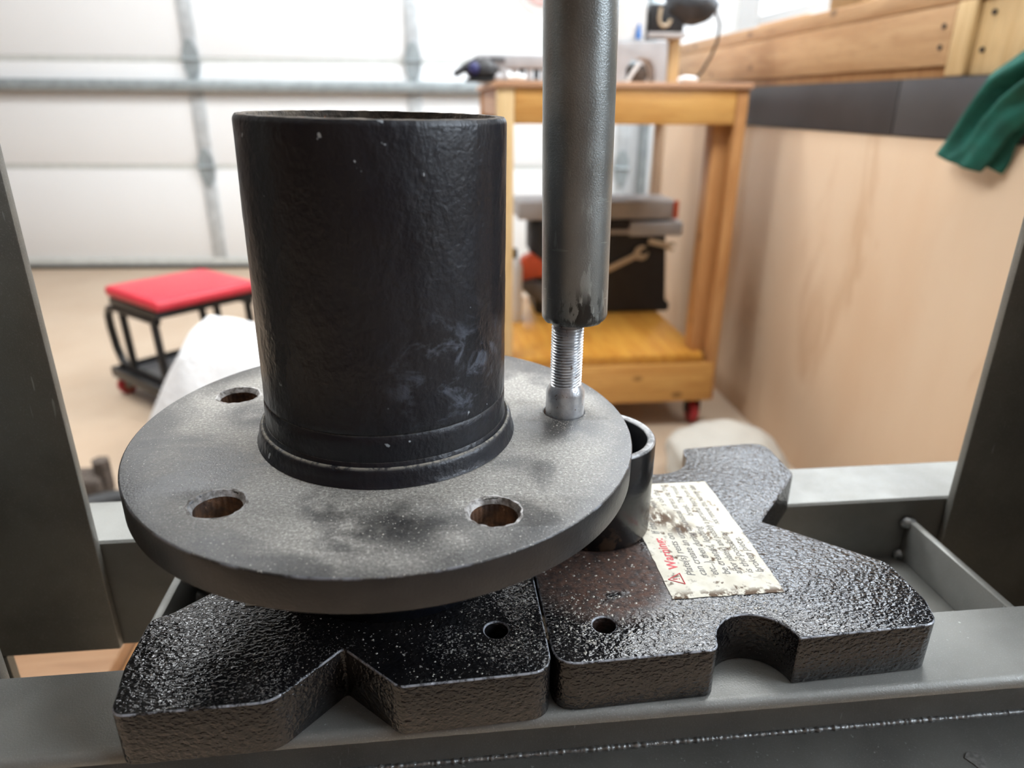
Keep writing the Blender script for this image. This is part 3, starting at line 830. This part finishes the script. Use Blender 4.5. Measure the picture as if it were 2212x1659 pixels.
fc = finish('front_channel', bm_extrude_x(channel_prof(.2725, .2787, .2294, -1), -.42, .56), 'press', sp, angle=35)
finish('rear_channel', bm_extrude_x(channel_prof(.3885, .3955, .4397, 1), -.42, .56), 'press', sp, angle=35)
# weld bead in the inner corner of the front channel
pts = []; rad = []
for i in range(1500):
    x = -.40+.94*i/1499
    pts.append((x, .2719+.0002*noise.noise(Vector((x*260, 3, 0))), -.0704)); rad.append(.0016+.0007*noise.noise(Vector((x*420, 0, 0)))+.0005*noise.noise(Vector((x*900, 5, 0))))
finish('weld_bead', bm_sweep(pts, rad, 8), 'weld', fc, angle=180)
b = bmesh.new(); f = b.faces.new([b.verts.new((.275+.0045*math.cos(k*.7)*(1+.3*math.sin(k*2.1)), .2447+.0055*math.sin(k*.7), -.0709)) for k in range(9)])
e = bmesh.ops.extrude_face_region(b, geom=[f]); bmesh.ops.translate(b, verts=[v for v in e['geom'] if isinstance(v, bmesh.types.BMVert)], vec=(0, 0, .0004))
finish('paint_chip', b, 'chip', fc)
ZT = 1.0
def post(sgn):
    xi = XL if sgn < 0 else XR
    xo = xi + sgn*.115
    a, c = min(xi, xo), max(xi, xo)
    bm = bmesh.new()
    bm_box(a, c, .2797, .2857, FZ, ZT, .001, bm=bm)                  # front flange
    wx = (xo, xo-sgn*.006)
    bm_box(min(wx), max(wx), .2858, .3815, FZ, ZT, 0, bm=bm)         # web
    if sgn < 0:                                                     # rear flange with its slot
        bm_box(a, c, .3817, .3877, -.0765, ZT, .0012, bm=bm)
        bm_box(a, c-.0685, .3817, .3877, -.17, -.0766, 0, bm=bm)
        bm_box(a, c, .3817, .3877, FZ, -.17, .0012, bm=bm)
    else:
        bm_box(a, c, .3817, .3877, FZ, ZT, .0012, bm=bm)
    return bm
for s in (-1, 1): finish('post', post(s), 'press_dark', sp, angle=35)
finish('pin', bm_sweep([(-.232, .378, .292), (-.232, .3815, .292)], .008, 12), 'rusttool', sp)
# cross angles welded between the channels
for s, xc in ((1, .321), (-1, -.160)):
    c = finish('cross_angle', bm_box(xc-.0025, xc+.0025, .2790, .3882, -.046, -.016, .0008, bm=bm_box(min(xc, xc-s*.075), max(xc, xc-s*.075), .2790, .3882, -.052, -.0465, .0008)), 'press', sp)
    for z in (-.018, -.044):
        finish('weld', bm_blob((xc-s*.002, .3865, z), (.0055, .0035, .0045), 3+z*100, .3, 3, 2), 'weld', c, angle=180)
box('head_beam', XL-.115, XR+.115, .2877, .3797, .86, 1.0, 'press', sp, .003)
for s, xi in ((-1, XL-.06), (1, XR+.06)):
    box('foot', xi-.04, xi+.04, .05, .62, FZ, FZ+.04, 'press', sp, .003)
# ram
RB = Vector((.0683, .3357, .1488))
rx = Matrix.Translation(RB) @ Matrix.Rotation(math.radians(-1.1), 4, 'Y')
b = bm_lathe([(0, 0), (.0125, 0), (.0150, .0008), (.0162, .0026), (.0163, .004)] + [(.0163, .004+.02*k) for k in range(1, 38)] + [(0, .745)], 72)
for v in b.verts:      # chipped lower rim
    rr = math.hypot(v.co.x, v.co.y)
    if v.co.z < .004 and rr > .01:
        k = noise.noise(Vector((v.co.x*260, v.co.y*260, 4)))
        v.co.z += max(0, k)*.0016; v.co.x *= 1-max(0, k)*.05; v.co.y *= 1-max(0, k)*.05
ram = finish('ram', b, 'ram', None, angle=50)
ram.parent = sp; WORLD[ram.name] = Vector((0, 0, 0))
ram.matrix_local = Matrix.Translation(-Vector(sp.location)) @ rx

# ================================================================== ARBOR PLATES
PT = .027
def mm(L): return [(p[0]/1000, p[1]/1000) + tuple(q/1000 for q in p[2:]) for p in L]
left = mm([(-132.5, 222.9, 7), (-71, 224.2, 14), (-46.0, 251.5, 2), (-21, 226.8, 7), (44.0, 229.2, 11), (44.2, 424, 11),
           (-20, 424, 4), (-30, 404, 8), (-60, 404, 8), (-70, 424, 4), (-137, 424, 11), (-137, 368, 8), (-88, 321, 2), (-128, 283.5, 2), (-136.8, 279.0, 5), (-136.9, 250, 20)])
right = mm([(45.2, 232.2, 11), (118.5, 234.4, 9)]) + [(p[0], p[1], 0) for p in circle(.1385, .2365, .019, 18, math.radians(160), math.radians(4), True)] + \
    mm([(158.2, 237.6, 1.5), (226.5, 240.3, 9), (231.6, 257, 12), (231.2, 287, 10), (181.6, 331.3, 2), (227.0, 383.0, 8), (227.8, 429.5, 12), (167, 425, 4)]) + \
    [(p[0], p[1], 0) for p in circle(.1395, .4175, .026, 18, math.radians(0), math.radians(-180), True)] + mm([(112, 425, 4), (45.0, 427, 11)])
dl = (((.044, .265, .027), .045), ((.01, .24, .027), .03), ((.03, .285, .027), .03), ((-.06, .24, .027), .03))
dr = (((.05, .262, .027), .035), ((.085, .25, .027), .045), ((.06, .285, .027), .035), ((.12, .26, .027), .03))
def plate(nm, outline, hole, label, mat):
    base = (sum(p[0] for p in outline)/len(outline), sum(p[1] for p in outline)/len(outline), 0)
    b = bm_plate([rounded(outline, .004, 6), circle(hole[0], hole[1], .0054, 28)], 0.0001, PT, .0009)
    o = finish(nm, b, mat, base=(0, 0, 0), angle=50)
    tag(o, label, 'press plate', 'cast iron arbor plates')
    return o
lp = plate('arbor_plate', left, (.0219, .2567), 'black cast iron arbor plate with V notches under the flanged hub', mat_plate('cast_black_paint', None, dl))
rp = plate('arbor_plate', right, (.0717, .2551), 'black cast iron arbor plate with the soiled white warning label, under the short pipe', mat_plate('cast_black_paint_rusted', ((.078, .292, .027), .042), dr))

# warning label on the right plate
LX0, LX1, LY0, LY1 = .1088, .1655, .2690, .3785
lc = Vector(((LX0+LX1)/2, (LY0+LY1)/2, PT))
b = bmesh.new(); rows = []
NXl, NYl = 14, 26
for i in range(NXl+1):
    row = []
    for j in range(NYl+1):
        x = LX0+(LX1-LX0)*i/NXl; y = LY0+(LY1-LY0)*j/NYl
        dx = .0005*noise.noise(Vector((j*.8, i*.3, 1))) if i in (0, NXl) else 0
        dy = .0010*noise.noise(Vector((i*.7, 3, 1))) if j == 0 else 0
        if i == NXl: dx -= .0012*math.sin(math.pi*j/NYl)*-.6
        row.append(b.verts.new((x+dx, y+dy, PT+.0001)))
    rows.append(row)
for i in range(NXl):
    for j in range(NYl): b.faces.new((rows[i][j], rows[i+1][j], rows[i+1][j+1], rows[i][j+1]))
e = bmesh.ops.extrude_face_region(b, geom=b.faces[:])
bmesh.ops.translate(b, verts=[v for v in e['geom'] if isinstance(v, bmesh.types.BMVert)], vec=(0, 0, .00025))
lab = finish('warning_label', b, 'label', None)
lab.data.transform(Matrix.Translation(-lc)); lab.location = lc; lab.parent = rp
lab['label'] = 'soiled white paper warning label with red heading'
def text(txt, size, x, y, mat, nm, shear=.25, wx=1.0, weight=0.):
    cu = bpy.data.curves.new('tmpt', 'FONT'); cu.body = txt; cu.size = size; cu.shear = shear; cu.extrude = .00004; cu.offset = weight; cu.space_character = wx
    ob = bpy.data.objects.new('tmpt', cu); COL.objects.link(ob)
    dg = bpy.context.evaluated_depsgraph_get(); dg.update()
    me = bpy.data.meshes.new_from_object(ob.evaluated_get(dg))
    bpy.data.objects.remove(ob); bpy.data.curves.remove(cu)
    me.name = nm
    me.transform(Matrix.Translation((x-lc.x, y-lc.y, .00042)) @ Matrix.Rotation(math.pi/2, 4, 'Z'))
    me.materials.clear(); me.materials.append(MT[mat])
    o = bpy.data.objects.new(nm, me); COL.objects.link(o); o.parent = lab
    return o
text('Warning:', .0072, .1192, .2915, 'red_ink', 'warning_heading', .1, 1.05, .00016)
lines = [(.1192, .3235, 'If the sup'), (.1192, .3660, 'dam'), (.1262, .2855, 'Plate(s) rests on'), (.1262, .3500, 'ven base o'), (.1322, .2850, 'can create an unev'), (.1322, .3520, 's on the'),
         (.1384, .2848, 'etc...), then during to unusual stress on the'), (.1446, .2848, 'be created, leading'), (.1446, .3400, 'break. The result'),
         (.1508, .2848, 'arbor plate(s) and possibly a personal injury from the'), (.1566, .2848, 'is the possibility'), (.1566, .3300, 'not remove this warning label'), (.1622, .2848, 'broken piece.')]
for x, y, s in lines:
    n = len(s)
    t = text(s, .0058, x, y, 'black_ink', 'label_text')
    me = t.data
    ys = [v.co.y for v in me.vertices]; L = max(ys)-min(ys); lim = (LY1-.0035)-y
    if L > lim:
        y0 = min(ys)
        for v in me.vertices: v.co.y = y0+(v.co.y-y0)*lim/L
tri = [(.1186, .2795), (.1186, .2882), (.1113, .2838)]
b = bmesh.new()
def tube_tri(bm, pts, r):
    for a, d in zip(pts, pts[1:]+pts[:1]): bm_sweep([(a[0], a[1], PT+.00042), (d[0], d[1], PT+.00042)], r, 6, bm)
tube_tri(b, tri, .00028)
bm_sweep([(.1172, .2838, PT+.00042), (.1168, .2838, PT+.00042)], .0003, 6, b); bm_sweep([(.1160, .2838, PT+.00042), (.1136, .2838, PT+.00042)], .0003, 6, b)
o = finish('warning_triangle', b, 'red_ink', None); o.data.transform(Matrix.Translation(-lc)); o.parent = lab
# label under the hub on the left plate
b = bm_box(-.0955, -.035, .2845, .385, PT+.0001, PT+.0004)
o = finish('warning_label', b, 'label', None); o.data.transform(Matrix.Translation((.065, -.335, -PT))); o.location = (-.065, .335, PT); o.parent = lp
o['label'] = 'corner of a white paper label under the hub'

# ================================================================== FLANGED HUB
HC = Vector((-.0257, .3240, .1003))
nv = Vector((.013, -.014, 1)).normalized()
HX = Matrix.Translation(HC) @ nv.to_track_quat('Z', 'Y').to_matrix().to_4x4()
# remove spin from the track quaternion
ex = (Vector((1, 0, 0)) - nv*nv.x).normalized(); ey = nv.cross(ex)
HX = Matrix((ex, ey, nv)).transposed().to_4x4(); HX.translation = HC
hub = thing('flanged_hub', 'black dusty wheel hub with round five-hole flange and upright tube', 'hub', (HC.x, HC.y, PT))
def hubpart(nm, b, mat, par=None, **k):
    o = finish(nm, b, mat, None, **k)
    o.parent = par or hub
    if par is None: o.matrix_local = Matrix.Translation(-Vector(hub.location)) @ HX
    WORLD[o.name] = Vector((0, 0, 0))
    return o
FT, FR, BC, HR = .0157, .1200, .0936, .0107
HA = [math.radians(a) for a in (7.0+0.3, 80.0, 152.4, 226.4, 299.2)]
HQ = [(BC*math.cos(a), BC*math.sin(a)) for a in HA]
HQ[0] = (.0651-.0004-HC.x, .3357-HC.y)                 # the hole the stud is being pressed out of
outs = [circle(0, 0, FR, 160)] + [circle(x, y, HR, 40) for x, y in HQ]
fl = hubpart('flange', bm_plate(outs, -FT, 0, .0009), 'flange', angle=50)
for i, (hx, hy) in enumerate(HQ):
    b = bm_lathe([(HR-.0001, -FT+.0008), (HR-.00005, -.0026), (HR-.0009, -.0028), (HR-.0009, -FT+.0008)], 160, (hx, hy), True)
    if i == 0: b = bm_lathe([(HR-.0001, -FT+.0008), (HR-.00005, -.0009), (HR-.0003, -.0012), (HR-.0003, -FT+.0008)], 40, (hx, hy), True)
    else:
        for v in b.verts:      # splined bore left by the stud
            d = Vector((v.co.x-hx, v.co.y-hy))
            if d.length < HR-.0005:
                k = 1-.015+.015*math.sin(math.atan2(d.y, d.x)*26); v.co.x = hx+d.x*k; v.co.y = hy+d.y*k
    bo = hubpart('bolt_hole', b, 'hole', label='rusty bolt hole bore')
    if i in (2, 3, 4):
        ring = bm_lathe([(HR-.0011, -.0026), (HR+.0003, .00006), (HR+.0009, .00014), (HR+.0013, -.00002), (HR+.0003, -.0026)], 48, (hx, hy), True)
        for v in ring.verts:
            d = Vector((v.co.x-hx, v.co.y-hy)); k = noise.noise(Vector((d.x*300, d.y*300, i)))
            if d.length > HR: v.co.x += d.x*.10*k; v.co.y += d.y*.10*k
        lp_ = finish('hole_lip', ring, 'lip', None, label='scraped bare lip of the bolt hole'); lp_.parent = bo
boss = hubpart('boss', bm_lathe([(0, -.0731), (.0575, -.0731), (.0590, -.0718), (.0592, -FT), (0, -FT)], 96), 'tube', angle=50)
collar = hubpart('collar', bm_lathe([(.0540, .0003), (.0622, .0003), (.0614, .0018), (.0609, .0040), (.0606, .0066), (.0598, .0083), (.0588, .0087), (.0580, .0080), (.0575, .0094), (.0572, .0100), (.0540, .0100)], 128, close=True), 'tube', angle=60)
TB = .0101
def tr_(z): return .0570-.0009*(z-TB)/.1346
prof = [(.0515, .002), (tr_(TB)+.0001, .002), (tr_(TB)+.0001, TB)]
zs = [.014, .018, .0215, .0222, .0229, .025, .03] + [.03+.005*k for k in range(1, 22)] + [.1425]
for z in zs:
    g = -.0005 if abs(z-.0222) < .0002 else 0
    prof.append((tr_(z)+g+(.0002 if z < .0222 else 0), z))
ZTOP = TB+.1346
prof += [(tr_(.1435)-.0002, ZTOP-.0012), (tr_(.1435)-.0009, ZTOP), (.0523, ZTOP)]
b = bm_lathe(prof + [(.0515, ZTOP-.001)], 160, close=True)
for v in b.verts:
    r = math.hypot(v.co.x, v.co.y)
    if r > .0555 and .012 < v.co.z < .142:
        a = math.atan2(v.co.y, v.co.x)
        k = .00022*noise.noise(Vector((math.cos(a)*9, math.sin(a)*9, v.co.z*90)))+.00012*noise.noise(Vector((math.cos(a)*24, math.sin(a)*24, v.co.z*260)))
        v.co.x *= 1+k/r; v.co.y *= 1+k/r
tube = hubpart('tube', b, 'tube', angle=50)
rim = bm_lathe([(.0512, ZTOP-.012), (.0514, ZTOP+.0001), (.0524, ZTOP+.0003), (.0548, ZTOP+.0002), (.0550, ZTOP-.0002), (.0522, ZTOP-.0006), (.0516, ZTOP-.012)], 128, close=True)
for v in rim.verts: v.co.z += .0003*noise.noise(v.co*220)
rm = finish('tube_rim', rim, 'rimrust', None, label='rusty bare rim of the tube'); rm.parent = tube

# ================================================================== STUD AND PIPE
S = Vector((.0651, .3357, 0))
sd = thing('wheel_stud', 'bright threaded steel wheel stud pressed by the ram', 'stud', (S.x, S.y, .058))
finish('shank', bm_lathe([(0, .058), (.0128, .058), (.0132, .060), (.0132, .064), (.0100, .066), (.0101, .110), (.0098, .1118), (.0084, .1142), (.0080, .1150), (0, .1150)], 48, S), 'stud', sd, angle=35)
b = bmesh.new(); p = .00155; z0, z1 = .1146, .1488; NA = 36; nz = int((z1-z0)/p*8); rows = []
for i in range(nz+1):
    z = z0+(z1-z0)*i/nz; row = []
    for k in range(NA):
        a = 2*math.pi*k/NA; ph = (z/p - a/(2*math.pi)) % 1.0
        tri_ = min(1, max(0, abs(ph-.5)*2*1.25-.1)); r = .0082-.00085*tri_
        row.append(b.verts.new((S.x+r*math.cos(a), S.y+r*math.sin(a), z)))
    rows.append(row)
for A_, B_ in zip(rows, rows[1:]):
    for k in range(NA): b.faces.new((A_[k], A_[(k+1) % NA], B_[(k+1) % NA], B_[k]))
b.faces.new(rows[0][::-1]); b.faces.new(rows[-1])
finish('thread', b, 'stud', sd, angle=50)
PC = (.0851, .3415); PR = .0313; PZ = .0822
b = bm_lathe([(PR-.0045, PT+.0002), (PR-.0006, PT+.0002), (PR, PT+.001), (PR, PZ-.0012), (PR-.0010, PZ), (PR-.0036, PZ), (PR-.0045, PZ-.0008)], 128, PC, True)
pp = finish('steel_pipe', b, 'pipe', base=(PC[0], PC[1], PT), angle=50)
tag(pp, 'short dark steel pipe standing under the flange edge beside the label', 'pipe')

# ================================================================== GRIT
def grit(nm, fn, n, lab, smin, smax):
    b = bmesh.new()
    for _ in range(n):
        q = fn()
        if q is None: continue
        s = smin*(smax/smin)**(rnd.random()**2.2)
        h = s*.45
        rz = rnd.random()*6.28
        vv = [b.verts.new((q[0]+s*math.cos(rz+k*1.571)*(.6+.5*rnd.random()), q[1]+s*math.sin(rz+k*1.571)*(.6+.5*rnd.random()), q[2]+.00004)) for k in range(4)]
        tp = b.verts.new((q[0]+s*.2*rnd.uniform(-1, 1), q[1], q[2]+h))
        for k in range(4): b.faces.new((vv[k], vv[(k+1) % 4], tp))
        b.faces.new(vv[::-1])
    o = finish(nm, b, 'grit', None, smooth=False)
    return tag(o, lab, 'grit', kind='stuff')
def inside(poly, x, y):
    c = False; n = len(poly)
    for i in range(n):
        x0, y0 = poly[i][:2]; x1, y1 = poly[i-1][:2]
        if (y0 > y) != (y1 > y) and x < (x1-x0)*(y-y0)/(y1-y0)+x0: c = not c
    return c
RL, RR = rounded(left, .004, 6), rounded(right, .004, 6)
def on_plate(poly, cs, hole):
    def f():
        cx, cy, s = rnd.choice(cs)
        x, y = rnd.gauss(cx, s), rnd.gauss(cy, s)
        if not inside(poly, x, y) or not all(inside(poly, x+a*.0025, y+c*.0025) for a, c in ((1, 0), (-1, 0), (0, 1), (0, -1))): return None
        if math.hypot(x-HC.x, y-HC.y) < .061 or math.hypot(x-PC[0], y-PC[1]) < .033 or math.hypot(x-hole[0], y-hole[1]) < .0065: return None
        if LX0-.001 < x < LX1+.001 and LY0-.001 < y < LY1: return None
        if -.097 < x < -.034 and .283 < y < .386: return None
        return (x, y, PT)
    return f
grit('metal_grit', on_plate(RL, [(.035, .262, .012), (.03, .245, .015), (.015, .25, .02), (-.02, .25, .03), (-.06, .25, .03), (.038, .28, .01)], (.0219, .2567)), 1700, 'pale metal grit strewn on the left arbor plate', .00014, .0009)
grit('metal_grit', on_plate(RR, [(.055, .262, .012), (.06, .25, .015), (.085, .255, .02), (.095, .25, .02), (.12, .262, .015), (.07, .285, .02), (.14, .262, .01)], (.0717, .2551)), 1900, 'pale metal grit strewn on the right arbor plate by the seam', .00015, .0010)
def on_flange():
    q = rnd.random()
    if q < .40:
        a = rnd.random()*6.28; r = .0108+abs(rnd.gauss(0, .0055)); x, y = HQ[0][0]+r*math.cos(a), HQ[0][1]+r*math.sin(a)-.001
    elif q < .55:
        a = rnd.uniform(3.3, 6.2); r = .0625+abs(rnd.gauss(0, .003)); x, y = r*math.cos(a), r*math.sin(a)
    else:
        a = rnd.random()*6.28; r = math.sqrt(rnd.uniform(.064**2, .116**2)); x, y = r*math.cos(a), r*math.sin(a)
    if math.hypot(x, y) > .1165 or math.hypot(x, y) < .0625: return None
    for hx, hy in HQ:
        if math.hypot(x-hx, y-hy) < HR+.0002: return None
    p_ = HX @ Vector((x, y, 0)); return (p_.x, p_.y, p_.z)
grit('metal_grit', on_flange, 2300, 'fine brassy grit scattered on top of the hub flange', .00012, .00055)
